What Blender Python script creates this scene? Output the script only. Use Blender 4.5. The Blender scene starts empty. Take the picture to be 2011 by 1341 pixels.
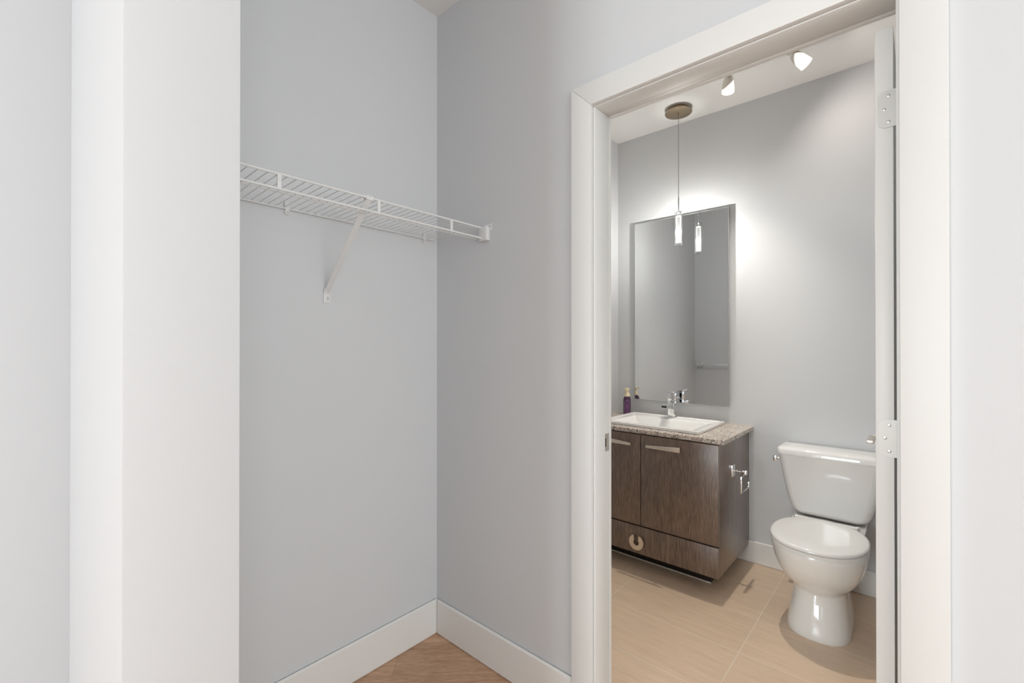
import bpy, bmesh, math, random
from mathutils import Vector, Matrix
random.seed(3)
SC = bpy.context.scene
COL = SC.collection

# ---------------------------------------------------------------- camera
cam_d = bpy.data.cameras.new('camera')
cam = bpy.data.objects.new('camera', cam_d); COL.objects.link(cam)
cam_d.sensor_width = 36.0
cam_d.lens = 894.0 / 2011.0 * 36.0
PITCH = 0.0035
cam.location = (0, 0, 1.27)
cam.rotation_euler = (math.pi/2 + PITCH, 0, math.radians(41.75))
cam_d.shift_y = (6.5 - 894*PITCH) / 2011.0
cam_d.clip_start = 0.02
SC.camera = cam

# ---------------------------------------------------------------- exposure / world / large lights
SC.view_settings.view_transform = 'Standard'
SC.view_settings.look = 'None'
SC.view_settings.gamma = 1.0
SC.view_settings.exposure = 0.34
SC.view_settings.use_curve_mapping = False
w = bpy.data.worlds.new('sky'); SC.world = w; w.use_nodes = True
bg = w.node_tree.nodes['Background']
bg.inputs[0].default_value = (0.80, 0.90, 1.0, 1); bg.inputs[1].default_value = 0.4

def area_light(name, loc, rot, sx, sy, power, color, spread=180):
    l = bpy.data.lights.new(name, 'AREA'); l.shape = 'RECTANGLE'; l.size = sx; l.size_y = sy
    l.energy = power; l.color = color; l.spread = math.radians(spread)
    o = bpy.data.objects.new(name, l); o.location = loc; o.rotation_euler = rot
    COL.objects.link(o); return o
# daylight from the rear-left window; rear-right and side sources are added fill
DAY = (0.93, 0.975, 1.0)
area_light('daylight_rear_left', (-.80, -5.28, 1.45), (math.radians(90), 0, 0), 1.44, 1.84, 116, DAY)
area_light('fill_rear_right', (1.75, -5.28, 1.45), (math.radians(90), 0, 0), 1.74, 1.84, 14, DAY)  # added fill at an invented second rear window
area_light('fill_side_near', (3.08, -.25, 1.45), (math.radians(90), 0, math.radians(90)), 2.64, 1.84, 58, DAY)  # added fill to brighten the closet wall, no known window there
area_light('fill_side_far', (3.08, -3.4, 1.45), (math.radians(90), 0, math.radians(90)), 2.94, 1.84, 8, DAY)  # weak added fill further back on the same side

# ---------------------------------------------------------------- materials
def mat(name, color, rough=0.5, metal=0.0, spec=0.5, coat=0.0, emit=None, estr=0.0):
    m = bpy.data.materials.new(name); m.use_nodes = True
    b = m.node_tree.nodes['Principled BSDF']
    b.inputs['Base Color'].default_value = (*color, 1)
    b.inputs['Roughness'].default_value = rough
    b.inputs['Metallic'].default_value = metal
    b.inputs['Specular IOR Level'].default_value = spec
    b.inputs['Coat Weight'].default_value = coat
    if emit:
        b.inputs['Emission Color'].default_value = (*emit, 1)
        b.inputs['Emission Strength'].default_value = estr
    return m
def N(m, t, **kw):
    n = m.node_tree.nodes.new(t)
    for k, v in kw.items(): setattr(n, k, v)
    return n
def L(m, a, b): m.node_tree.links.new(a, b)
def coords(m, scale=(1,1,1), rot=(0,0,0), loc=(0,0,0)):
    tc = N(m, 'ShaderNodeTexCoord'); mp = N(m, 'ShaderNodeMapping')
    mp.inputs['Scale'].default_value = scale; mp.inputs['Rotation'].default_value = rot
    mp.inputs['Location'].default_value = loc
    L(m, tc.outputs['Object'], mp.inputs['Vector']); return mp.outputs[0]
def noise(m, vec, scale, detail=3, rough=0.5, dist=0.0):
    n = N(m, 'ShaderNodeTexNoise'); n.inputs['Scale'].default_value = scale
    n.inputs['Detail'].default_value = detail; n.inputs['Roughness'].default_value = rough
    n.inputs['Distortion'].default_value = dist
    L(m, vec, n.inputs['Vector']); return n.outputs['Fac']
def ramp(m, fac, stops):
    r = N(m, 'ShaderNodeValToRGB'); e = r.color_ramp.elements
    e[0].position, e[0].color = stops[0][0], (*stops[0][1], 1)
    e[1].position, e[1].color = stops[-1][0], (*stops[-1][1], 1)
    for p, c in stops[1:-1]:
        x = e.new(p); x.color = (*c, 1)
    L(m, fac, r.inputs[0]); return r.outputs[0]
def mix(m, fac, a, b, blend='MIX'):
    n = N(m, 'ShaderNodeMix', data_type='RGBA', blend_type=blend)
    for sock, v in ((n.inputs[0], fac), (n.inputs[6], a), (n.inputs[7], b)):
        if isinstance(v, (int, float)): sock.default_value = v
        elif isinstance(v, tuple): sock.default_value = (*v, 1)
        else: L(m, v, sock)
    return n.outputs[2]
def bump(m, h, strength, dist=0.001):
    b = N(m, 'ShaderNodeBump'); b.inputs['Strength'].default_value = strength
    b.inputs['Distance'].default_value = dist
    L(m, h, b.inputs['Height']); L(m, b.outputs[0], P(m).inputs['Normal'])
def P(m): return m.node_tree.nodes['Principled BSDF']

def paint(name, color, rough=0.6):
    m = mat(name, color, rough, spec=0.3)
    bump(m, noise(m, coords(m), 220, 2), 0.12, 0.0006)
    return m
M_WALL = paint('wall_paint', (0.690, 0.700, 0.716))
M_CEIL = paint('ceiling_paint', (0.85, 0.84, 0.825), 0.8)
M_TRIM = mat('trim_paint', (0.79, 0.79, 0.775), 0.5)
M_BASE = mat('baseboard_paint', (0.85, 0.835, 0.81), 0.4)
M_DOOR = mat('door_paint', (0.87, 0.865, 0.84), 0.4)
M_SHELF = mat('white_epoxy_wire', (0.80, 0.80, 0.795), 0.35)
M_CLIP = mat('white_plastic', (0.78, 0.78, 0.78), 0.4)
M_CHROME = mat('chrome', (0.86, 0.87, 0.88), 0.07, 1.0)
M_NICKEL = mat('brushed_nickel', (0.70, 0.66, 0.60), 0.30, 1.0)
M_SATIN = mat('satin_handle', (0.80, 0.72, 0.63), 0.38, 1.0)
M_HINGE = mat('hinge_metal', (0.60, 0.595, 0.57), 0.5, 0.6)
bump(M_HINGE, noise(M_HINGE, coords(M_HINGE), 300, 3), 0.2, 0.0004)
M_BRONZE = mat('bronze_canopy', (0.38, 0.30, 0.21), 0.38, 0.9)
M_SCREW = mat('screw_metal', (0.55, 0.55, 0.54), 0.3, 1.0)
M_DARK = mat('dark_slot', (0.03, 0.03, 0.03), 0.6)
M_PORC = mat('porcelain', (0.89, 0.885, 0.865), 0.06, spec=0.6, coat=0.4)
M_SINK = mat('sink_porcelain', (0.90, 0.895, 0.88), 0.10, spec=0.5, coat=0.3)
M_SEAT = mat('seat_plastic', (0.86, 0.855, 0.835), 0.10, spec=0.5)
M_MIRROR = mat('mirror_silver', (0.80, 0.81, 0.82), 0.0, 1.0)
M_MEDGE = mat('mirror_edge', (0.55, 0.58, 0.58), 0.15, 0.6)
M_PURPLE = mat('purple_soap', (0.055, 0.012, 0.055), 0.12, spec=0.6, coat=0.5)
M_LABEL = mat('purple_label', (0.11, 0.030, 0.12), 0.4)
M_LINE = mat('pale_label_line', (0.36, 0.22, 0.34), 0.5)
M_CREAM = mat('cream_pump', (0.86, 0.72, 0.48), 0.35)
M_CORD = mat('grey_cord', (0.30, 0.30, 0.31), 0.4, 0.5)
M_PLINTH = mat('plinth_foil', (0.035, 0.030, 0.028), 0.22, 0.2)
M_SILL = mat('pale_sealant', (0.75, 0.72, 0.66), 0.5)

def wood_vanity(name, base, hi, sheen=0.38):
    m = mat(name, base, sheen, spec=0.6, coat=0.8); P(m).inputs['Coat Roughness'].default_value = 0.42
    v = coords(m, (1, 1, 0.035))
    n1 = noise(m, v, 420, 3, 0.6)
    v2 = coords(m, (1, 1, 0.10)); n2 = noise(m, v2, 26, 3, 0.55, 0.6)
    v3 = coords(m, (1, 1, 0.09)); n3 = noise(m, v3, 190, 2, 0.5)
    c1 = ramp(m, n1, [(0.36, base), (0.50, tuple(x*1.35 for x in base)), (0.66, hi)])
    c2 = ramp(m, n2, [(0.3, (0.80, 0.78, 0.76)), (0.7, (1.15, 1.13, 1.1))])
    c = mix(m, 1.0, c1, c2, 'MULTIPLY')
    c3 = ramp(m, n3, [(0.38, (0.62, 0.60, 0.58)), (0.5, (1, 1, 1))])
    c = mix(m, 0.8, c, c3, 'MULTIPLY')
    L(m, c, P(m).inputs['Base Color'])
    bump(m, n1, 0.35, 0.0008)
    return m
M_WOOD = wood_vanity('dark_oak_laminate', (0.125, 0.082, 0.060), (0.27, 0.205, 0.165), 0.28)

m = M_GRANITE = mat('speckled_granite', (0.5, 0.45, 0.4), 0.16, spec=0.5)
v = coords(m)
vo = N(m, 'ShaderNodeTexVoronoi'); vo.inputs['Scale'].default_value = 210; L(m, v, vo.inputs['Vector'])
sep = N(m, 'ShaderNodeSeparateColor'); L(m, vo.outputs['Color'], sep.inputs[0])
c1 = ramp(m, sep.outputs[0], [(0.0, (0.10, 0.095, 0.095)), (0.14, (0.18, 0.17, 0.165)), (0.22, (0.46, 0.42, 0.38)),
                               (0.55, (0.66, 0.59, 0.53)), (0.80, (0.76, 0.72, 0.68)), (1.0, (0.86, 0.83, 0.80))])
c2 = ramp(m, noise(m, v, 14, 3), [(0.35, (0.92, 0.84, 0.80)), (0.65, (1.05, 1.03, 0.96))])
L(m, mix(m, 1.0, c1, c2, 'MULTIPLY'), P(m).inputs['Base Color'])

# tile floor : 0.607 x 0.305 stacked tiles with pale grout
m = M_TILE = mat('beige_floor_tile', (0.5, 0.4, 0.3), 0.28, spec=0.45)
tc = N(m, 'ShaderNodeTexCoord'); sx = N(m, 'ShaderNodeSeparateXYZ'); L(m, tc.outputs['Object'], sx.inputs[0])
def mth(m, op, a, b=None):
    n = N(m, 'ShaderNodeMath', operation=op)
    for i, v in enumerate((a, b)):
        if v is None: continue
        if isinstance(v, (int, float)): n.inputs[i].default_value = v
        else: L(m, v, n.inputs[i])
    return n.outputs[0]
def cell(m, s, off, size):
    a = mth(m, 'DIVIDE', mth(m, 'SUBTRACT', s, off), size)
    fr = mth(m, 'FRACT', a); fl = mth(m, 'FLOOR', a)
    d = mth(m, 'MULTIPLY', mth(m, 'MINIMUM', fr, mth(m, 'SUBTRACT', 1.0, fr)), size)
    return d, fl
dx, fx = cell(m, sx.outputs[0], -0.556-0.607*10, 0.607)
dy, fy = cell(m, sx.outputs[1], 2.025-0.305*10, 0.305)
g = mth(m, 'LESS_THAN', mth(m, 'MINIMUM', dx, dy), 0.0014)
cmb = N(m, 'ShaderNodeCombineXYZ'); L(m, fx, cmb.inputs[0]); L(m, fy, cmb.inputs[1])
wn = N(m, 'ShaderNodeTexWhiteNoise'); L(m, cmb.outputs[0], wn.inputs['Vector'])
v = coords(m, (0.04, 1, 1))
st = noise(m, v, 260, 4, 0.65); st2 = noise(m, coords(m, (0.10, 1, 1)), 40, 3, 0.6)
cA = ramp(m, st, [(0.3, (0.74, 0.56, 0.41)), (0.7, (0.84, 0.655, 0.49))])
cB = ramp(m, st2, [(0.3, (0.93, 0.93, 0.93)), (0.7, (1.04, 1.04, 1.04))])
cC = ramp(m, wn.outputs['Value'], [(0.0, (0.96, 0.96, 0.96)), (1.0, (1.03, 1.03, 1.03))])
c = mix(m, 1.0, mix(m, 1.0, cA, cB, 'MULTIPLY'), cC, 'MULTIPLY')
L(m, mix(m, g, c, (0.90, 0.80, 0.68)), P(m).inputs['Base Color'])
bump(m, st, 0.10, 0.0004)

# laminate plank floor, planks laid on the diagonal
m = M_PLANK = mat('oak_plank_floor', (0.35, 0.2, 0.12), 0.42, spec=0.4)
ang = math.radians(-43)
v0 = coords(m, (1, 1, 1), (0, 0, ang), (0.05, 0.14, 0))
sx = N(m, 'ShaderNodeSeparateXYZ'); L(m, v0, sx.inputs[0])
dyp, fyp = cell(m, sx.outputs[1], -20*0.19, 0.19)
shift = mth(m, 'MULTIPLY', mth(m, 'FRACT', mth(m, 'MULTIPLY', fyp, 0.377)), 1.2)
dxp, fxp = cell(m, mth(m, 'ADD', sx.outputs[0], shift), -10*1.2, 1.2)
cmb = N(m, 'ShaderNodeCombineXYZ'); L(m, fxp, cmb.inputs[0]); L(m, fyp, cmb.inputs[1])
wn = N(m, 'ShaderNodeTexWhiteNoise'); L(m, cmb.outputs[0], wn.inputs['Vector'])
mp = N(m, 'ShaderNodeMapping'); mp.inputs['Scale'].default_value = (0.12, 1, 1)
L(m, v0, mp.inputs['Vector'])
va = N(m, 'ShaderNodeVectorMath', operation='ADD'); L(m, mp.outputs[0], va.inputs[0]); L(m, wn.outputs['Color'], va.inputs[1])
n1 = noise(m, va.outputs[0], 34, 5, 0.62, 1.3); n2 = noise(m, va.outputs[0], 240, 3, 0.6, 0.3)
cA = ramp(m, n1, [(0.25, (0.50, 0.29, 0.175)), (0.5, (0.66, 0.42, 0.275)), (0.75, (0.78, 0.53, 0.37))])
cB = ramp(m, n2, [(0.35, (0.84, 0.82, 0.80)), (0.65, (1.06, 1.06, 1.06))])
cC = ramp(m, wn.outputs['Value'], [(0.0, (0.88, 0.86, 0.84)), (1.0, (1.08, 1.08, 1.08))])
c = mix(m, 1.0, mix(m, 1.0, cA, cB, 'MULTIPLY'), cC, 'MULTIPLY')
gp = mth(m, 'LESS_THAN', mth(m, 'MINIMUM', dxp, dyp), 0.0009)
L(m, mix(m, gp, c, (0.44, 0.27, 0.17)), P(m).inputs['Base Color'])
bump(m, n2, 0.08, 0.0005)

def emitter(name, color, strength):
    m = bpy.data.materials.new(name); m.use_nodes = True; nt = m.node_tree
    nt.nodes.remove(nt.nodes['Principled BSDF'])
    e = nt.nodes.new('ShaderNodeEmission'); e.inputs[0].default_value = (*color, 1); e.inputs[1].default_value = strength
    nt.links.new(e.outputs[0], nt.nodes['Material Output'].inputs[0]); return m
def clear(name, tint, gloss=0.15, rough=0.03, ior=1.45):
    """thin clear glass: light passes, surface reflects"""
    m = bpy.data.materials.new(name); m.use_nodes = True; nt = m.node_tree
    nt.nodes.remove(nt.nodes['Principled BSDF'])
    t = nt.nodes.new('ShaderNodeBsdfTransparent'); t.inputs[0].default_value = (*tint, 1)
    gl = nt.nodes.new('ShaderNodeBsdfGlossy'); gl.inputs['Roughness'].default_value = rough
    fr = nt.nodes.new('ShaderNodeLayerWeight'); fr.inputs[0].default_value = gloss
    mx = nt.nodes.new('ShaderNodeMixShader')
    nt.links.new(fr.outputs['Facing'], mx.inputs[0]); nt.links.new(t.outputs[0], mx.inputs[1]); nt.links.new(gl.outputs[0], mx.inputs[2])
    nt.links.new(mx.outputs[0], nt.nodes['Material Output'].inputs[0]); return m
M_GLASS = clear('window_glass', (0.98, 0.99, 0.99), 0.08)
M_CRYSTAL = clear('crystal_glass', (0.93, 0.95, 0.95), 0.35, 0.05)
M_BULB = emitter('pendant_bulb_glow', (1.0, 0.97, 0.92), 60)
M_CORE = clear('frosted_core', (0.75, 0.75, 0.75), 0.3, 0.4)
nt = M_CORE.node_tree
_e = nt.nodes.new('ShaderNodeEmission'); _e.inputs[0].default_value = (1, 0.98, 0.93, 1); _e.inputs[1].default_value = 0.25
_a = nt.nodes.new('ShaderNodeAddShader'); _o = nt.nodes['Material Output']
_src = _o.inputs[0].links[0].from_socket
nt.links.new(_src, _a.inputs[0]); nt.links.new(_e.outputs[0], _a.inputs[1]); nt.links.new(_a.outputs[0], _o.inputs[0])
M_SHADE = emitter('spot_shade_glow', (1.0, 0.92, 0.80), 1.0)
M_SPOTBULB = emitter('spot_bulb_glow', (1.0, 0.93, 0.80), 6)

# ---------------------------------------------------------------- mesh helpers
class MB:
    def __init__(s): s.bm = bmesh.new()
    def box(s, x0, x1, y0, y1, z0, z1, bev=0.0, seg=2):
        r = bmesh.ops.create_cube(s.bm, size=1.0); vs = r['verts']
        for v in vs:
            v.co = Vector((x0 + (v.co.x+.5)*(x1-x0), y0 + (v.co.y+.5)*(y1-y0), z0 + (v.co.z+.5)*(z1-z0)))
        if bev > 0:
            es = list({e for v in vs for e in v.link_edges})
            bmesh.ops.bevel(s.bm, geom=es, offset=bev, segments=seg, affect='EDGES', profile=0.5)
        return s
    def cyl(s, c, axis, r, h, seg=32, r2=None, bev=0.0):
        """cylinder/cone from c along axis for length h"""
        axis = Vector(axis).normalized(); q = Vector((0,0,1)).rotation_difference(axis).to_matrix().to_4x4()
        mt = Matrix.Translation(Vector(c)) @ q @ Matrix.Translation((0,0,h/2))
        res = bmesh.ops.create_cone(s.bm, cap_ends=True, cap_tris=False, segments=seg, radius1=r, radius2=r if r2 is None else r2, depth=h, matrix=mt)
        if bev > 0:
            es = list({e for v in res['verts'] for e in v.link_edges if len(e.link_faces) == 2 and
                       max(len(f.verts) for f in e.link_faces) > 4})
            bmesh.ops.bevel(s.bm, geom=es, offset=bev, segments=2, affect='EDGES', profile=0.5)
        return s
    def rod(s, a, b, r, seg=10):
        a, b = Vector(a), Vector(b); return s.cyl(a, b-a, r, (b-a).length, seg)
    def bar(s, a, b, wdt, thk, up=(0,0,1), bev=0.0):
        """rectangular bar from a to b; thk measured along up-ish, wdt across"""
        a, b = Vector(a), Vector(b); d = (b-a); ln = d.length; d.normalize()
        u = Vector(up); u = (u - d*u.dot(d)).normalized(); sd = d.cross(u)
        n0 = len(s.bm.verts)
        r = bmesh.ops.create_cube(s.bm, size=1.0); vs = r['verts']
        for v in vs:
            c = v.co.copy(); v.co = a + d*((c.x+.5)*ln) + sd*(c.y*wdt) + u*(c.z*thk)
        if bev > 0:
            es = list({e for v in vs for e in v.link_edges})
            bmesh.ops.bevel(s.bm, geom=es, offset=bev, segments=2, affect='EDGES', profile=0.5)
        return s
    def loft(s, rings, cap=True):
        R = [[s.bm.verts.new(p) for p in ring] for ring in rings]; n = len(R[0])
        for a, b in zip(R, R[1:]):
            for i in range(n):
                s.bm.faces.new((a[i], a[(i+1) % n], b[(i+1) % n], b[i]))
        if cap:
            s.bm.faces.new(list(reversed(R[0]))); s.bm.faces.new(R[-1])
        return s
    def prism(s, pts, d, bev=0.0):
        """extrude closed polygon pts (3D) by vector d"""
        d = Vector(d); a = [s.bm.verts.new(Vector(p)) for p in pts]; b = [s.bm.verts.new(Vector(p)+d) for p in pts]
        n = len(a)
        fs = [s.bm.faces.new(a), s.bm.faces.new(list(reversed(b)))]
        for i in range(n): fs.append(s.bm.faces.new((a[(i+1) % n], a[i], b[i], b[(i+1) % n])))
        if bev > 0:
            es = [e for e in fs[0].edges] + [e for e in fs[1].edges]
            bmesh.ops.bevel(s.bm, geom=es, offset=bev, segments=2, affect='EDGES', profile=0.5)
        return s
    def build(s, name, material, parent=None, smooth=True, angle=35):
        bmesh.ops.recalc_face_normals(s.bm, faces=s.bm.faces[:])
        me = bpy.data.meshes.new(name); s.bm.to_mesh(me); s.bm.free()
        me.materials.append(material)
        if smooth:
            me.polygons.foreach_set('use_smooth', [True]*len(me.polygons))
            try: me.set_sharp_from_angle(angle=math.radians(angle))
            except Exception: pass
        o = bpy.data.objects.new(name, me); COL.objects.link(o)
        if parent:
            o.parent = parent
            o.matrix_parent_inverse = Matrix.Translation(-parent.location)
        return o
def thing(name, label, cat, loc, group=None):
    o = bpy.data.objects.new(name, None); COL.objects.link(o); o.location = loc; o.empty_display_size = .05
    o['label'] = label; o['category'] = cat
    if group: o['group'] = group
    return o
def struct(o): o['kind'] = 'structure'; return o
def box_struct(name, m, *boxes, bev=0.0):
    b = MB()
    for bx in boxes: b.box(*bx, bev=bev)
    return struct(b.build(name, m))

XA, YB, YB2, YC = -1.597, 1.288, 1.39, 2.927      # shelf wall, door wall (front/back faces), bathroom far wall
XR = 0.30                                          # bathroom right wall
HC, HB = 2.73, 2.705                               # ceilings
RX, RY = 3.0, -5.2                                 # bedroom right / rear walls
JL, JR, JT = -0.7945, -0.026, 2.0555                 # door opening

# ---------------------------------------------------------------- structure
box_struct('wall_left', M_WALL, (XA-.12, XA, RY-.12, YC+.12, 0, 2.85))
box_struct('wall_door_side', M_WALL,
           (XA, JL-.02, YB, YB2, 0, 2.85), (JR+.02, RX, YB, YB2, 0, 2.85), (JL-.02, JR+.02, YB, YB2, JT+.02, 2.85))
box_struct('wall_partition', M_WALL, (XA, -.856, .115, .2686, 0, HC), bev=0.0025)
box_struct('wall_far', M_WALL, (XA, XR+.12, YC, YC+.12, 0, 2.85))
box_struct('wall_bathroom_right', M_WALL, (XR, XR+.12, YB2, YC, 0, 2.85))
# rear wall with its window and an added one, right wall with added openings
box_struct('wall_rear', M_WALL, (XA, -1.55, RY-.12, RY, 0, 2.85), (-.05, .85, RY-.12, RY, 0, 2.85), (2.65, RX+.12, RY-.12, RY, 0, 2.85),
           (-1.55, -.05, RY-.12, RY, 0, .5), (-1.55, -.05, RY-.12, RY, 2.4, 2.85), (.85, 2.65, RY-.12, RY, 0, .5), (.85, 2.65, RY-.12, RY, 2.4, 2.85))
box_struct('wall_right', M_WALL, (RX, RX+.12, RY, -4.9, 0, 2.85), (RX, RX+.12, -1.9, -1.6, 0, 2.85), (RX, RX+.12, 1.1, YB2, 0, 2.85),
           (RX, RX+.12, -4.9, -1.9, 0, .5), (RX, RX+.12, -4.9, -1.9, 2.4, 2.85), (RX, RX+.12, -1.6, 1.1, 0, .5), (RX, RX+.12, -1.6, 1.1, 2.4, 2.85))
box_struct('ceiling', M_CEIL, (XA, RX, RY, YB, HC, HC+.1))
box_struct('ceiling_bathroom', M_CEIL, (XA, XR, YB2, YC, HB, HB+.1))
box_struct('floor', M_PLANK, (XA-.1, RX+.1, RY-.1, YB+.05, -.06, 0))
box_struct('floor_bathroom', M_TILE, (XA-.1, XR+.1, YB+.05, YC+.1, -.06, 0))

def window(name, x0, x1, z0, z1, axis, pos):
    b = MB(); fw = .05; mid = (x0+x1)/2
    def bb(a0, a1, c0, c1, d0=-.07, d1=-.01):
        if axis == 'y': b.box(a0, a1, pos+d0, pos+d1, c0, c1, bev=.003)
        else: b.box(pos-d1, pos-d0, a0, a1, c0, c1, bev=.003)
    bb(x0, x1, z0, z0+fw); bb(x0, x1, z1-fw, z1); bb(x0, x0+fw, z0+fw, z1-fw); bb(x1-fw, x1, z0+fw, z1-fw)
    bb(mid-.03, mid+.03, z0+fw, z1-fw); bb(x0+fw, mid-.03, 1.75, 1.79); bb(mid+.03, x1-fw, 1.75, 1.79)
    fr = struct(b.build(name, M_TRIM))
    p = MB()
    if axis == 'y': p.box(x0+fw*.5, x1-fw*.5, pos-.045, pos-.04, z0+fw*.5, z1-fw*.5)
    else: p.box(pos+.04, pos+.045, x0+fw*.5, x1-fw*.5, z0+fw*.5, z1-fw*.5)
    p.build('pane', M_GLASS, fr)
window('window_1', -1.55, -.05, .5, 2.4, 'y', RY)
window('added_window_3', .85, 2.65, .5, 2.4, 'y', RY)  # invented opening for the rear-right fill

window('added_window_2', -1.6, 1.1, .5, 2.4, 'x', RX)  # invented opening for the near side fill
window('added_window_4', -4.9, -1.9, .5, 2.4, 'x', RX)  # invented opening for the far side fill
# baseboards
def baseboard(name, x0, x1, y0, y1, h):
    return struct(MB().box(x0, x1, y0, y1, 0, h, bev=.0055, seg=1).build(name, M_BASE, smooth=False))
T = .013
baseboard('baseboard_left', XA, XA+T, .2686, YB, .150)
baseboard('baseboard_door_side', XA+T, -.868, YB-T, YB, .150)
baseboard('baseboard_partition', -.856, -.856+T, .115-T, .2686+T, .150)
baseboard('baseboard_partition_front', XA+T, -.856, .115-T, .115, .150)
baseboard('baseboard_partition_back', XA+T, -.856, .2686, .2686+T, .150)
baseboard('baseboard_room_left', XA, XA+T, RY, .115, .150)
baseboard('baseboard_room_front', .048, RX, YB-T, YB, .150)
baseboard('baseboard_rear', XA+T, RX, RY, RY+T, .150)
baseboard('baseboard_right', RX-T, RX, RY+T, YB-T, .150)
baseboard('baseboard_far', -.825, XR, YC-T, YC, .128)
baseboard('baseboard_bathroom_right', XR-T, XR, YB2+T, YC-T, .128)
baseboard('baseboard_bathroom_front', XA, -.868, YB2, YB2+T, .128)

# door casing: one frame profile each side, with fine eased bead at inner edge
def casing(name, ya, yb, side):
    b = MB(); xl0, xl1, xr0, xr1 = -.868, -.7925, -.0295, .0475; zt0, zt1 = 2.0505, 2.126
    ya, yb = min(ya, yb), max(ya, yb)
    # mitred pieces, each a prism in the wall plane
    b.prism([(xl0, ya, 0), (xl1, ya, 0), (xl1, ya, zt0), (xl0, ya, zt1)], (0, yb-ya, 0), bev=.0022)
    b.prism([(xr0, ya, 0), (xr1, ya, 0), (xr1, ya, zt1), (xr0, ya, zt0)], (0, yb-ya, 0), bev=.0022)
    b.prism([(xl0, ya, zt1), (xl1, ya, zt0), (xr0, ya, zt0), (xr1, ya, zt1)], (0, yb-ya, 0), bev=.0022)
    return struct(b.build(name, M_TRIM))
casing('trim_1', YB-.018, YB, 1)
casing('trim_2', YB2, YB2+.015, -1)
b = MB()
b.box(JL-.02, JL, YB, YB2, 0, JT+.02, bev=.001)
b.box(JR, JR+.02, YB, YB2, 0, JT+.02, bev=.001)
b.box(JL, JR, YB, YB2, JT, JT+.02, bev=.001)
b.box(JL, JL+.008, 1.2885, 1.353, 0, JT-.008, bev=.0015)       # stops
b.box(JR-.009, JR, 1.2885, 1.353, 0, JT-.008, bev=.0015)
b.box(JL+.0, JR-.0, 1.2885, 1.353, JT-.008, JT, bev=.0015)
jamb = struct(b.build('trim_3', M_TRIM))
b = MB().box(JL-.001, JL+.0016, 1.353, 1.3895, .908, .967, bev=.0004)
sp = b.build('strike_plate', M_NICKEL, jamb); sp['label'] = 'metal strike plate'
MB().box(JL+.0012, JL+.0022, 1.356, 1.369, .924, .952).build('latch_hole', M_DARK, sp)

# ---------------------------------------------------------------- door (open into the bathroom)
DX0, DX1, DY0 = -.0778, -.0428, 1.410
door = bpy.data.objects.new('door_1', None); COL.objects.link(door); door.location = (-.06, DY0, 0); door['kind'] = 'structure'
MB().box(DX0, DX1, DY0, DY0+.735, .012, 2.030, bev=.0015).build('slab', M_DOOR, door)
def hinge(zc):
    h = .0445; pts = []; r = .016; y = DY0-.0022
    x0, x1 = -.0722, -.0335
    pts += [(x1, y, zc-h), (x1, y, zc+h)]
    for i in range(9):
        a = math.pi/2 + i/8*math.pi/2; pts.append((x0+r+r*math.cos(a), y, zc+h-r+r*math.sin(a)))
    for i in range(9):
        a = math.pi + i/8*math.pi/2; pts.append((x0+r+r*math.cos(a), y, zc-h+r+r*math.sin(a)))
    o = MB().prism(pts, (0, .0024, 0)).build('hinge', M_HINGE, door, angle=20)
    for sxx, sz in ((-.052, .031), (-.060, 0.0), (-.052, -.031)):
        b = MB().cyl((sxx, y-.0012, zc+sz), (0, 1, 0), .0036, .0014, 20, bev=.0004)
        s_ = b.build('screw', M_SCREW, o)
        MB().box(sxx-.0022, sxx+.0022, y-.0014, y-.0011, zc+sz-.0006, zc+sz+.0006).box(sxx-.0006, sxx+.0006, y-.0014, y-.0011, zc+sz-.0022, zc+sz+.0022).build('slot', M_DARK, s_) if False else None
    MB().cyl((x1+.003, YB2+.012, zc-h), (0, 0, 1), .0055, 2*h, 16).build('knuckle', M_HINGE, o)
hinge(1.834); hinge(1.047)
# lever handle near the free edge
b = MB()
hy = 2.085; hz = .938
b.box(DX0-.006, DX0, hy-.026, hy+.026, hz-.026, hz+.026, bev=.002)
b.cyl((DX0-.006, hy, hz), (-1, 0, 0), .010, .040, 20)
b.box(DX0-.056, DX0-.036, hy-.115, hy+.012, hz-.005, hz+.006, bev=.0012)
lv = b.build('lever_handle', M_NICKEL, door); lv['label'] = 'flat satin nickel lever handle'

# ---------------------------------------------------------------- wire closet shelf
sh = thing('wire_shelf', 'white wire closet shelf with one diagonal brace mounted on the grey closet wall', 'shelf', (XA, .78, 1.734))
ZS = 1.736; XF = -1.298; Y0, Y1 = .2686, YB
b = MB(); b.rod((XA+.006, Y0+.004, ZS-.006), (XA+.006, Y1-.022, ZS-.006), .0032, 12); b.build('back_rail', M_SHELF, sh)
b = MB(); b.rod((XF, Y0+.004, ZS), (XF, Y1-.003, ZS), .0034, 12); b.build('front_rail', M_SHELF, sh)
b = MB(); b.rod((XF, Y0+.004, ZS-.041), (XF, Y1-.003, ZS-.041), .0036, 12); b.build('lip_rail', M_SHELF, sh)
b = MB(); b.rod((XF-.030, Y0+.004, ZS-.0412), (XF-.030, Y1-.003, ZS-.0412), .0018, 10); b.build('under_rail', M_SHELF, sh)
b = MB(); y = Y1-.022
while y > Y0+.01:
    b.rod((XA+.004, y, ZS-.0025), (XF, y, ZS+.003), .0013, 6); y -= .0254
b.rod((-1.45, Y0+.004, ZS-.0022), (-1.45, Y1-.004, ZS-.0022), .0018, 8) if False else None
b.build('wire_deck', M_SHELF, sh)
for yy in (.502, .8086, 1.115):
    MB().box(XF-.002, XF+.0025, yy-.0055, yy+.0055, ZS-.041, ZS, bev=.0008).build('lip_bar', M_SHELF, sh)
b = MB(); b.box(XF-.014, XF+.030, Y1-.020, Y1, ZS-.052, ZS+.004, bev=.0015)
b.box(XF-.010, XF+.042, Y1-.003, Y1, ZS-.012, ZS+.014, bev=.001)
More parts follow.
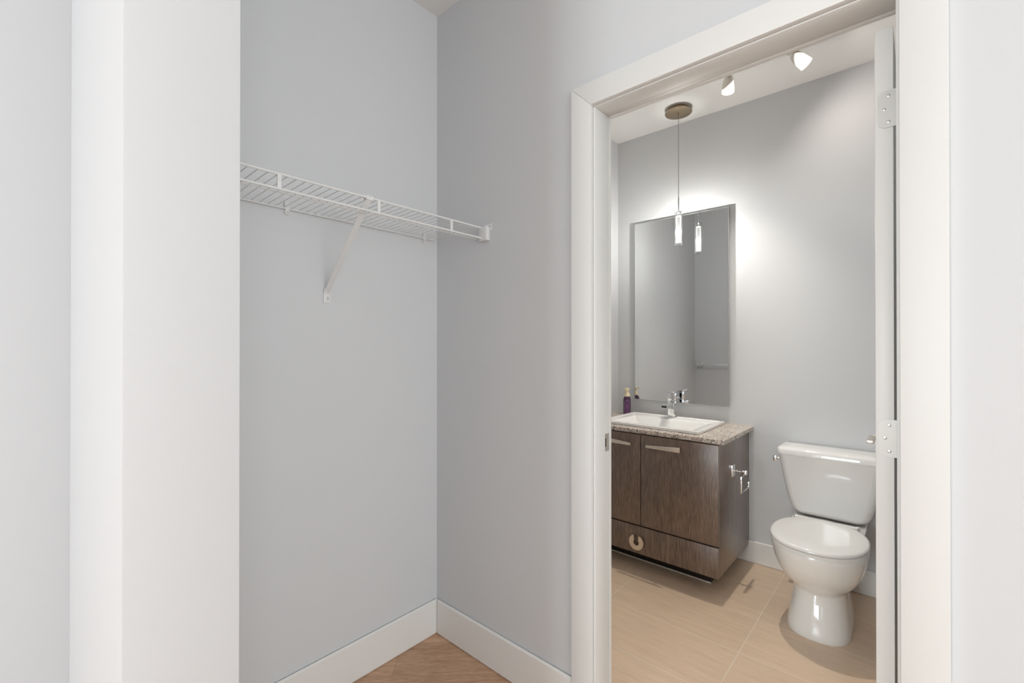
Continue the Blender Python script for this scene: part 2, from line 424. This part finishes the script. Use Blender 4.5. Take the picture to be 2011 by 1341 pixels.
eb = b.build('end_bracket', M_CLIP, sh)
MB().cyl((XF+.036, Y1-.0045, ZS+.003), (0, 1, 0), .0035, .002, 16).build('screw', M_SCREW, eb)
yb_ = .775
b = MB()
b.bar((XF+.002, yb_-.004, ZS-.006), (XA+.010, yb_+.004, 1.462), .0175, .0028, up=(1, 0, 1))
b.bar((XF+.004, yb_-.010, ZS+.004), (XF-.020, yb_+.004, ZS-.003), .020, .003, up=(0, 0, 1), bev=.0006)
b.box(XF-.003, XF+.006, yb_-.013, yb_+.012, ZS-.008, ZS+.006, bev=.002)
b.box(XA, XA+.010, yb_-.006, yb_+.012, 1.458, 1.475, bev=.001)
b.box(XA, XA+.004, yb_-.006, yb_+.020, 1.420, 1.462, bev=.001)
br = b.build('support_bracket', M_SHELF, sh)
MB().cyl((XA+.006, yb_+.007, 1.438), (-1, 0, 0), .0045, .003, 16, bev=.0005).build('screw', M_SCREW, br)
for yy in (.640, 1.215):
    b = MB(); b.box(XA, XA+.010, yy-.008, yy+.008, ZS-.004, ZS+.016, bev=.002)
    b.cyl((XA, yy+.002, ZS-.017), (1, 0, 0), .0095, .007, 20, bev=.001)
    b.box(XA, XA+.009, yy-.006, yy+.008, ZS-.017, ZS, bev=.0015)
    c_ = b.build('wall_clip', M_CLIP, sh)
    MB().cyl((XA+.0065, yy+.003, ZS-.018), (1, 0, 0), .0028, .0022, 12).build('screw', M_SCREW, c_)
for yy in (.745, .905):
    MB().cyl((XA, yy, ZS-.005), (1, 0, 0), .005, .012, 14, bev=.001).build('rail_clip', M_CLIP, sh)

# ---------------------------------------------------------------- vanity
VX0, VX1, VF, VZ0, VZ1 = XA, -.744, 2.400, .100, .772
van = thing('vanity_cabinet', 'dark brown oak vanity cabinet under the granite counter, two doors over a drawer', 'cabinet', (-1.17, 2.66, 0))
b = MB()
b.box(VX1-.018, VX1, VF-.001, YC-.0005, VZ0+.002, VZ1, bev=.0008)
b.box(VX0+.0005, VX0+.018, VF, YC-.0005, VZ0, VZ1, bev=.0008)
b.box(VX0+.018, VX1-.018, VF, YC-.01, VZ0, VZ0+.018)
b.box(VX0+.018, VX1-.018, YC-.018, YC-.002, VZ0+.018, VZ1)
b.box(VX0+.018, VX1-.018, VF+.002, VF+.02, VZ1-.05, VZ1)
b.build('carcass', M_WOOD, van)
FY0, FY1 = VF-.019, VF-.001
DM = -1.160
for (x0, x1, hx0, hx1, flip) in ((VX0+.002, DM-.0030, -1.405, -1.213, True), (DM+.0015, VX1-.001, -1.121, -.932, False)):
    d_ = MB().box(x0, x1, FY0, FY1, .2590, .765, bev=.0008).build('door', M_WOOD, van)
    za, zb_, zc = .7035, .7165, .7305
    if flip: pts = [(hx0, 0, za-.001), (hx1, 0, za-.001), (hx1, 0, zb_), (hx0, 0, zc)]
    else: pts = [(hx0, 0, za), (hx1, 0, za), (hx1, 0, zc), (hx0, 0, zb_)]
    hb = MB().prism([(p[0], FY0-.022, p[2]) for p in pts], (0, .008, 0), bev=.0008)
    for xx in (hx0+.03, hx1-.03): hb.cyl((xx, FY0, za+.008), (0, -1, 0), .004, .016, 12)
    h_ = hb.build('handle', M_SATIN, d_); h_['label'] = 'tapered satin metal bar handle'
dr = MB().box(VX0+.002, VX1-.001, FY0-.004, FY1, VZ0, .2530, bev=.0008).build('drawer', M_WOOD, van)
# C-shaped pull, slot opening upwards
kx, kz, ro, ri, sw = -1.177, .168, .0425, .0165, .0150
out = []; inn = []
a0 = math.asin(sw/ro)
for i in range(41):
    a = math.pi/2 + a0 + (2*math.pi-2*a0)*i/40; out.append((kx+ro*math.cos(a), kz+ro*math.sin(a)))
a1 = math.asin(min(.95, sw*.8/ri))
for i in range(31):
    a = math.pi/2 - a1 - (2*math.pi-2*a1)*i/30; inn.append((kx+ri*math.cos(a), kz+ri*math.sin(a)))
kb = MB()
KY = FY0-.004-.020
# build as strip of quads between resampled inner/outer, so the shape stays clean
n = 48
O = []; I = []
for i in range(n+1):
    t = i/n
    a = math.pi/2 + a0 + (2*math.pi-2*a0)*t; O.append((kx+ro*math.cos(a), kz+ro*math.sin(a)))
    a = math.pi/2 + a1 + (2*math.pi-2*a1)*t; I.append((kx+ri*math.cos(a), kz+ri*math.sin(a)))
vf = [[kb.bm.verts.new((p[0], yy, p[1])) for p in ring] for ring in (O, I) for yy in (KY, KY+.009)]
of, ob, inf, ib = vf
for i in range(n):
    for q in ((of[i], of[i+1], inf[i+1], inf[i]), (ob[i+1], ob[i], ib[i], ib[i+1]), (of[i+1], of[i], ob[i], ob[i+1]), (inf[i], inf[i+1], ib[i+1], ib[i])):
        kb.bm.faces.new(q)
kb.bm.faces.new((of[0], inf[0], ib[0], ob[0])); kb.bm.faces.new((inf[n], of[n], ob[n], ib[n]))
kb.cyl((kx, KY+.008, kz-.029), (0, 1, 0), .007, .014, 16)
k_ = kb.build('handle', M_SATIN, dr); k_['label'] = 'round C-shaped satin pull'
pl = MB().box(XA, -.828, 2.520, 2.535, 0.002, VZ0, bev=.0005).box(-.840, -.828, 2.535, 2.56, .002, VZ0).build('plinth', M_PLINTH, van)
MB().box(XA, -.826, 2.514, 2.5195, 0, .006, bev=.001).build('floor_seal', M_SILL, van)

def rr4(x0, x1, y0, y1, z): return [(x1, y1, z), (x0, y1, z), (x0, y0, z), (x1, y0, z)]
cb = MB()
CX0, CX1, CY0, CY1 = XA+.0005, -.720, 2.387, YC-.0005
hole = (-1.425, -.900, 2.475, 2.800)
cb.loft([rr4(*hole, VZ1), rr4(CX0, CX1, CY0, CY1, VZ1), rr4(CX0, CX1, CY0, CY1, .792), rr4(CX0+.002, CX1-.002, CY0+.002, CY1-.002, .794), rr4(*hole, .794), rr4(*hole, VZ1)], cap=False)
bmesh.ops.remove_doubles(cb.bm, verts=cb.bm.verts[:], dist=1e-6)
ct = cb.build('countertop', M_GRANITE, smooth=False)
ct['label'] = 'speckled beige granite countertop over the dark vanity, holding the white sink'; ct['category'] = 'countertop'
MB().box(XA, -.722, YC-.004, YC, .794, .7975, bev=.001).box(XA, XA+.004, 2.39, YC-.004, .794, .7975, bev=.001).build('caulk_line', M_SILL, ct)

# sink: drop-in rectangular basin with stepped rim
SX0, SX1, SY0, SY1, SZ = -1.458, -.866, 2.447, 2.887, .812
def rrect(x0, x1, y0, y1, z, r, n=5):
    pts = []
    for cx_, cy_, a0_ in ((x1-r, y1-r, 0), (x0+r, y1-r, 90), (x0+r, y0+r, 180), (x1-r, y0+r, 270)):
        for i in range(n+1):
            a = math.radians(a0_ + 90*i/n); pts.append((cx_+r*math.cos(a), cy_+r*math.sin(a), z))
    return pts
bx0, bx1, by0, by1 = SX0+.060, SX1-.060, SY0+.055, SY1-.115
rings = [rrect(bx0+.09, bx1-.09, by0+.05, by1-.05, SZ-.132, .02), rrect(bx0+.04, bx1-.04, by0+.01, by1-.01, SZ-.112, .02),
         rrect(bx0-.008, bx1+.008, by0-.010, by1+.010, SZ-.030, .015), rrect(bx0-.010, bx1+.010, by0-.012, by1+.012, .7945, .015),
         rrect(SX0+.004, SX1-.004, SY0+.004, SY1-.004, .7942, .008),
         rrect(SX0, SX1, SY0, SY1, .7965, .010), rrect(SX0, SX1, SY0, SY1, SZ-.003, .010),
         rrect(SX0+.003, SX1-.003, SY0+.003, SY1-.003, SZ, .010),
         rrect(SX0+.018, SX1-.018, SY0+.018, SY1-.018, SZ, .012),
         rrect(SX0+.022, SX1-.022, SY0+.022, SY1-.022, SZ-.004, .012),
         rrect(bx0-.016, bx1+.016, by0-.014, by1+.014, SZ-.005, .02),
         rrect(bx0-.003, bx1+.003, by0-.003, by1+.003, SZ-.008, .02),
         rrect(bx0+.006, bx1-.006, by0+.004, by1-.004, SZ-.022, .022),
         rrect(bx0+.05, bx1-.05, by0+.02, by1-.02, SZ-.100, .035),
         rrect(bx0+.09, bx1-.09, by0+.05, by1-.05, SZ-.118, .035),
         rrect(bx0+.19, bx1-.19, by0+.12, by1-.12, SZ-.122, .01)]
sk = thing('sink', 'white rectangular drop-in basin set in the granite counter', 'sink', (-1.16, 2.66, .795))
MB().loft(rings).build('basin', M_SINK, sk)
MB().cyl((-1.162, 2.635, SZ-.124), (0, 0, 1), .022, .006, 24, bev=.001).build('drain', M_CHROME, sk)

# faucet
fx, fy = -1.168, 2.838
fa = thing('faucet', 'square chrome single-lever faucet standing on the white sink rim below the mirror', 'faucet', (fx, fy, SZ))
b = MB(); b.box(fx-.026, fx+.026, fy-.026, fy+.026, SZ-.004, SZ+.003, bev=.001)
b.box(fx-.0195, fx+.0195, fy-.021, fy+.021, SZ+.003, SZ+.100, bev=.0012)
b.build('body', M_CHROME, fa)
b = MB(); b.box(fx-.0185, fx+.0185, fy-.125, fy-.018, SZ+.068, SZ+.087, bev=.001); sp_ = b.build('spout', M_CHROME, fa)
MB().box(fx-.0165, fx+.0165, fy-.1256, fy-.124, SZ+.0695, SZ+.083).build('outlet', M_DARK, sp_)
b = MB(); b.box(fx-.0205, fx+.0205, fy-.022, fy+.022, SZ+.103, SZ+.152, bev=.001)
b.bar((fx, fy+.022, SZ+.157), (fx, fy-.085, SZ+.164), .040, .006, up=(0, 0, 1), bev=.001)
b.build('lever', M_CHROME, fa)

# soap bottle
sx_, sy_ = -1.4855, 2.845
so = thing('soap_bottle', 'purple foaming hand soap bottle with cream pump in the counter corner left of the sink', 'bottle', (sx_, sy_, .795))
rot = math.radians(27)
def sq(hw, z, p=4.0, n=36):
    pts = []
    for i in range(n):
        a = 2*math.pi*i/n; c, s = math.cos(a), math.sin(a)
        r = hw/((abs(c)**p+abs(s)**p)**(1/p)); x, y = r*c, r*s
        pts.append((sx_+x*math.cos(rot)-y*math.sin(rot), sy_+x*math.sin(rot)+y*math.cos(rot), z))
    return pts
Z = .7945
MB().loft([sq(.021, Z, 5), sq(.0238, Z+.003, 5), sq(.0248, Z+.010, 5), sq(.0248, Z+.100, 5), sq(.0235, Z+.112, 4), sq(.018, Z+.122, 3), sq(.0165, Z+.126, 2)]).build('body', M_PURPLE, so, angle=60)
def lathe(mb, c, prof, n=28, axis=Vector((0,0,1))):
    q = Vector((0,0,1)).rotation_difference(axis).to_matrix()
    mb.loft([[Vector(c) + q @ Vector((r*math.cos(2*math.pi*i/n), r*math.sin(2*math.pi*i/n), z)) for i in range(n)] for r, z in prof]); return mb
b = MB(); lathe(b, (sx_, sy_, Z), [(.0185, .124), (.0195, .126), (.0195, .135), (.0175, .141), (.0120, .149), (.0105, .154), (.0105, .162), (.0135, .164), (.0155, .167), (.0155, .178), (.014, .180)])
dirp = Vector((.30, -.95, 0))
c0 = Vector((sx_, sy_, Z+.173)); b.bar(c0, c0+dirp*.030+Vector((0, 0, -.003)), .012, .008, up=(0, 0, 1), bev=.002)
b.build('pump', M_CREAM, so)
# arched label on the face towards the door
nrm = Vector((math.sin(rot), -math.cos(rot), 0)); tan = Vector((math.cos(rot), math.sin(rot), 0))
def lab(hw, z0, z1, off, rr=None, n=14):
    pts = []; base = Vector((sx_, sy_, 0)) + nrm*off
    pts.append(base + tan*(-hw) + Vector((0,0,z0))); pts.append(base + tan*hw + Vector((0,0,z0)))
    for i in range(n+1):
        a = math.pi*i/n; pts.append(base + tan*(hw*math.cos(a)) + Vector((0,0,z1 + .6*hw*math.sin(a))))
    return pts
MB().prism(lab(.0165, Z+.012, Z+.088, .0255), -nrm*.0012).build('label_border', M_LINE, so)
MB().prism(lab(.0150, Z+.0140, Z+.0870, .0259), -nrm*.0012).build('label', M_LABEL, so)
base = Vector((sx_, sy_, 0)) + nrm*.0263
for rows in (((.070, .004), (.064, .006), (.056, .009), (.052, .007), (.046, .008)), ((.024, .007), (.020, .005))):
    b = MB()
    for (z, hw_) in rows:
        b.bar(base+tan*(-hw_)+Vector((0,0,Z+z)), base+tan*hw_+Vector((0,0,Z+z)), .0005, .0014, up=(0,0,1))
    b.build('label_print', M_LINE, so)

# mirror
mi = thing('mirror', 'tall frameless rectangular wall mirror above the vanity reflecting the pendant', 'mirror', (-1.1525, YC, .9))
MY = 2.903
MB().box(-1.457, -.848, MY, MY+.006, .899, 2.099, bev=.0015, seg=1).build('glass', M_MIRROR, mi)
b = MB().box(-1.40, -.90, MY+.006, YC, .96, 2.04); b.build('backing', M_MEDGE, mi)
b = MB()
for x in (-1.45,): pass
b.box(-1.4585, -.8465, MY+.0012, MY+.0058, .8975, .8992).box(-1.4585, -.8465, MY+.0012, MY+.0058, 2.0988, 2.1005)
b.box(-1.4585, -1.4568, MY+.0012, MY+.0058, .899, 2.099).box(-.8482, -.8465, MY+.0012, MY+.0058, .899, 2.099)
b.build('edge', M_MEDGE, mi)

# pendant
px_, py_ = -1.085, 2.7356
pe = thing('pendant_light', 'slim ribbed crystal cylinder pendant hanging from a round bronze canopy before the mirror', 'lamp', (px_, py_, 1.87))
b = MB(); b.cyl((px_, py_, HB-.022), (0, 0, 1), .058, .022, 48, bev=.001); b.cyl((px_, py_, HB-.028), (0, 0, 1), .078, .006, 56, bev=.0012)
b.cyl((px_, py_, HB-.036), (0, 0, 1), .005, .010, 16)
b.cyl((px_-.05, py_-.03, HB-.012), (-.05, -.03, 0), .003, .012, 10)
b.build('canopy', M_BRONZE, pe)
MB().rod((px_, py_, 2.16), (px_, py_, HB-.03), .0016, 8).build('cord', M_CORD, pe)
MB().rod((px_, py_, 2.070), (px_, py_, 2.165), .0033, 12).build('stem', M_CORD, pe)
PT, PB = 2.078, 1.872
b = MB(); n = 48
def ribbed(r, z, amp=.0008): return [(px_+(r+amp*math.cos(12*2*math.pi*i/n))*math.cos(2*math.pi*i/n), py_+(r+amp*math.cos(12*2*math.pi*i/n))*math.sin(2*math.pi*i/n), z) for i in range(n)]
b.loft([ribbed(.0205, PB), ribbed(.0215, PB+.002), ribbed(.0215, PT-.022), ribbed(.0195, PT-.018), ribbed(.0195, PT-.010), ribbed(.0225, PT-.008), ribbed(.0225, PT-.001), ribbed(.021, PT)])
b.build('crystal_shade', M_CRYSTAL, pe)
b = MB(); b.cyl((px_, py_, PB+.018), (0, 0, 1), .0150, PT-PB-.045, 24, bev=.002); b.build('inner_tube', M_CORE, pe)
b = MB(); lathe(b, (px_, py_, 1.963), [(.002, -.011), (.006, -.009), (.0075, 0), (.006, .009), (.002, .011)], 20); b.build('bulb', M_BULB, pe)
pl_ = bpy.data.lights.new('lamp_glow', 'POINT'); pl_.energy = 31; pl_.color = (1.0, .96, .90); pl_.shadow_soft_size = .012
po_ = bpy.data.objects.new('lamp_glow', pl_); COL.objects.link(po_); po_.location = (px_, py_, 1.963); po_.parent = pe; po_.matrix_parent_inverse = Matrix.Translation(-pe.location)
MB().cyl((px_, py_, PB+.004), (0, 0, 1), .0185, .010, 24, bev=.002).build('crystal_end', M_CRYSTAL, pe)
MB().cyl((px_, py_, PT-.024), (0, 0, 1), .0150, .018, 24, bev=.002).build('crystal_end', M_CRYSTAL, pe)

# spotlights
def spotlight(label, c, axis, hood_dir, power, cone=96, hexp=1.3):
    """c: top knuckle of the head, axis: pointing direction"""
    axis = Vector(axis).normalized()
    t = thing('ceiling_spotlight', label, 'lamp', (c[0], c[1], HB), 'spotlights on the bathroom ceiling')
    b = MB(); b.cyl((c[0], c[1], HB-.006), (0, 0, 1), .030, .006, 32, bev=.001); b.rod((c[0], c[1], c[2]), (c[0], c[1], HB-.01), .0035, 10)
    b.build('mount', M_NICKEL, t)
    q = Vector((0,0,1)).rotation_difference(axis).to_matrix(); C0 = Vector(c)
    n = 40; prof = [(.006, .002), (.014, .006), (.021, .018), (.026, .036), (.030, .058), (.0325, .080), (.0335, .100)]
    prof = [(a_*.92, b_*.92) for a_, b_ in prof]
    def ring(r, z): return [C0 + q @ Vector((r*math.cos(2*math.pi*i/n), r*math.sin(2*math.pi*i/n), z)) for i in range(n)]
    b = MB()
    b.loft([ring(r, z) for r, z in prof] + [ring(.0285, .092)] + [ring(r-.0025, z) for r, z in reversed(prof[2:])], cap=False)
    b.build('glass_shade', M_SHADE, t)
    # metal hood: outer shell with slanted lower rim
    h = q.inverted() @ Vector(hood_dir); ha = math.atan2(h.y, h.x)
    def R(z):
        for (r0, z0), (r1, z1) in zip(prof, prof[1:]):
            if z <= z1: return r0+(r1-r0)*max(0, z-z0)/(z1-z0)
        return prof[-1][0]
    b = MB(); rings = []
    ks = 12
    for off in (.0022, .0004):
        rr_ = []
        for k in range(ks+1):
            ring_ = []
            for i in range(n):
                a = 2*math.pi*i/n; cc = .5+.5*math.cos(a-ha); lim = .018 + .066*cc**hexp
                z = .001 + (lim-.001)*k/ks; r = R(z)+off
                ring_.append(C0 + q @ Vector((r*math.cos(a), r*math.sin(a), z)))
            rr_.append(ring_)
        rings += rr_ if off == .0022 else rr_[::-1]
    b.loft(rings, cap=False)
    b.cyl(C0 - axis*.008, axis, .008, .012, 20, bev=.001)
    b.build('hood', M_NICKEL, t)
    b = MB(); lathe(b, C0 + axis*.068, [(.004, -.016), (.012, -.012), (.016, 0), (.012, .010), (.004, .013)], 20, axis); b.build('bulb', M_SPOTBULB, t)
    l = bpy.data.lights.new('lamp_beam', 'SPOT'); l.energy = power; l.color = (1.0, 0.93, 0.84); l.shadow_soft_size = .016
    l.spot_size = math.radians(cone); l.spot_blend = 1.0
    lo = bpy.data.objects.new('lamp_beam', l); COL.objects.link(lo); lo.location = C0 + axis*.100
    lo.rotation_euler = Vector((0, 0, -1)).rotation_difference(axis).to_euler()
    lo.parent = t; lo.matrix_parent_inverse = Matrix.Translation(-t.location)
    return t
def q_(px, py, Y):
    th = math.radians(41.75); S, Cc = math.sin(th), math.cos(th); u = (px-1005.5)/894
    a = (-S+u*Cc, Cc+u*S); Zd = Y/a[1]; return (a[0]*Zd, Y, 1.27+(677-py)*Zd/894)
Rv = Vector((math.cos(math.radians(41.75)), math.sin(math.radians(41.75)), 0)); Fv = Vector((-Rv.y, Rv.x, 0))
spotlight('small white glass spotlight on the bathroom ceiling, nearer the pendant, pointing straight down', (-.737, 2.530, 2.682),
          Vector((0, 0, -1)) - Rv*.06 - Fv*.03, -Rv - Fv*.4, 48, 84)
spotlight('small white glass spotlight on the bathroom ceiling, nearer the door, tilted to the right', (-.456, 2.560, 2.690),
          Vector((0, 0, -.8)) + Rv*.62 - Fv*.30, Fv + Rv*.45 + Vector((0, 0, .3)), 5, 168, .7)

# toilet paper holder on the vanity side
tp = thing('toilet_paper_holder', 'empty chrome toilet paper holder on the right side of the dark vanity', 'holder', (VX1, 2.594, .6))
TX = VX1; TY = 2.594; TZ = .602
MB().box(TX, TX+.011, TY-.024, TY+.024, TZ-.030, TZ+.030, bev=.0012).build('wall_plate', M_CHROME, tp)
MB().rod((TX+.008, TY, TZ), (TX+.060, TY, TZ), .0062, 20).box(TX+.052, TX+.074, TY-.010, TY+.016, TZ-.012, TZ+.010, bev=.001).build('post', M_CHROME, tp)
b = MB(); ax = TX+.062; s_ = .0085
b.bar((ax, TY+.012, TZ-.001), (ax, TY-.062, TZ-.014), s_, s_, up=(0,0,1), bev=.0008)
b.bar((ax, TY-.059, TZ-.010), (ax, TY-.059, TZ-.096), s_, s_, up=(0,1,0), bev=.0008)
b.bar((ax, TY-.063, TZ-.092), (ax, TY+.080, TZ-.092), s_, s_, up=(0,0,1), bev=.0008)
b.bar((ax, TY+.076, TZ-.092), (ax, TY+.076, TZ-.066), s_, s_, up=(0,1,0), bev=.0008)
b.build('arm', M_CHROME, tp)

# towel bar on the door wall (seen in the mirror)
tb = thing('towel_bar', 'chrome towel bar with square posts on the grey wall, seen in the mirror', 'towel bar', (-1.25, YB2, 1.087))
for xx in (-1.545, -.955):
    MB().box(xx-.024, xx+.024, YB2, YB2+.010, 1.063, 1.111, bev=.001).box(xx-.010, xx+.010, YB2+.010, YB2+.072, 1.077, 1.097, bev=.001).build('post', M_CHROME, tb)
MB().box(-1.545, -.955, YB2+.054, YB2+.068, 1.080, 1.094, bev=.001).build('bar', M_CHROME, tb)

# ---------------------------------------------------------------- toilet
TXc = -.337
to = thing('toilet', 'white two-piece toilet with closed lid between the vanity and the open door', 'toilet', (TXc, 2.55, 0))
def egg(z, hw, yf, yb, pf=2.1, pb=2.6, n=56, ym=None):
    ym = ym if ym is not None else yf + hw*1.15
    pts = []
    for i in range(n):
        a = 2*math.pi*i/n; c, s = math.cos(a), math.sin(a)
        if s < 0:
            p = pf; L_ = ym-yf
        else:
            p = pb; L_ = yb-ym
        x = hw*math.copysign(abs(c)**(2/p), c); y = ym + L_*math.copysign(abs(s)**(2/p), s)
        pts.append((TXc+x, y, z))
    return pts
b = MB()
b.loft([egg(0, .119, 2.322, 2.80, 2.5, 3), egg(.006, .120, 2.320, 2.80, 2.5, 3), egg(.03, .118, 2.323, 2.80, 2.5, 3), egg(.09, .108, 2.338, 2.80, 2.4, 3), egg(.14, .101, 2.352, 2.79, 2.3, 3),
        egg(.178, .099, 2.362, 2.77, 2.2, 3), egg(.192, .104, 2.352, 2.76, 2.1, 2.8), egg(.21, .119, 2.328, 2.75), egg(.24, .140, 2.293, 2.73), egg(.28, .159, 2.262, 2.71),
        egg(.32, .171, 2.242, 2.69), egg(.355, .177, 2.232, 2.675), egg(.372, .180, 2.228, 2.67), egg(.384, .181, 2.227, 2.665), egg(.390, .178, 2.230, 2.66)])
def rect_ring(z, hw, y0, y1, r=.03): return rrect(TXc-hw, TXc+hw, y0, y1, z, r, 6)
b.loft([rect_ring(.22, .070, 2.62, 2.84), rect_ring(.30, .115, 2.58, 2.88), rect_ring(.37, .150, 2.58, 2.895), rect_ring(.388, .150, 2.585, 2.895), rect_ring(.392, .145, 2.59, 2.89)])
b.build('bowl', M_PORC, to, angle=50)
b = MB(); b.loft([egg(.391, .178, 2.226, 2.650, 2.1, 2.3), egg(.393, .183, 2.221, 2.656, 2.1, 2.3), egg(.403, .184, 2.220, 2.656, 2.1, 2.3), egg(.406, .180, 2.224, 2.650, 2.1, 2.3)])
b.build('seat', M_SEAT, to, angle=50)
b = MB(); b.loft([egg(.4075, .180, 2.223, 2.650, 2.1, 2.3), egg(.410, .184, 2.218, 2.656, 2.1, 2.3), egg(.417, .184, 2.218, 2.656, 2.1, 2.3), egg(.422, .180, 2.223, 2.652, 2.1, 2.3), egg(.4245, .172, 2.232, 2.642, 2.1, 2.3), egg(.426, .10, 2.31, 2.57, 2.1, 2.3)])
b.build('lid', M_SEAT, to, angle=60)
b = MB(); b.loft([rect_ring(.393, .112, 2.780, 2.895, .03), rect_ring(.3955, .134, 2.766, 2.898, .035), rect_ring(.403, .149, 2.754, 2.900, .04), rect_ring(.416, .160, 2.747, 2.902, .04), rect_ring(.436, .169, 2.742, 2.905, .04), rect_ring(.480, .182, 2.738, 2.907, .038),
                  rect_ring(.58, .200, 2.730, 2.909, .035), rect_ring(.698, .2165, 2.722, 2.910, .032)])
b.build('tank', M_PORC, to, angle=50)
b = MB(); b.loft([rect_ring(.699, .220, 2.718, 2.912, .034), rect_ring(.7015, .2245, 2.712, 2.914, .036), rect_ring(.722, .2250, 2.712, 2.914, .036), rect_ring(.731, .221, 2.717, 2.912, .034), rect_ring(.735, .212, 2.727, 2.905, .03), rect_ring(.737, .15, 2.78, 2.86, .02)])
b.build('tank_lid', M_PORC, to, angle=50)
lx = TXc-.2165
b = MB(); b.cyl((lx+.004, 2.752, .672), (-1, 0, 0), .010, .016, 20, bev=.001)
b.box(lx-.026, lx-.008, 2.735, 2.765, .655, .684, bev=.004)
b.build('flush_lever', M_CHROME, to)
for s_ in (-1, 1):
    MB().cyl((TXc+s_*.125, 2.662, .388), (0, 0, 1), .008, .030, 16, bev=.001).build('hinge_bolt', M_CHROME if s_ < 0 else M_SEAT, to)
MB().rod((TXc-.125, 2.640, .414), (TXc+.125, 2.640, .414), .010, 16).build('hinge_bar', M_SEAT, to)
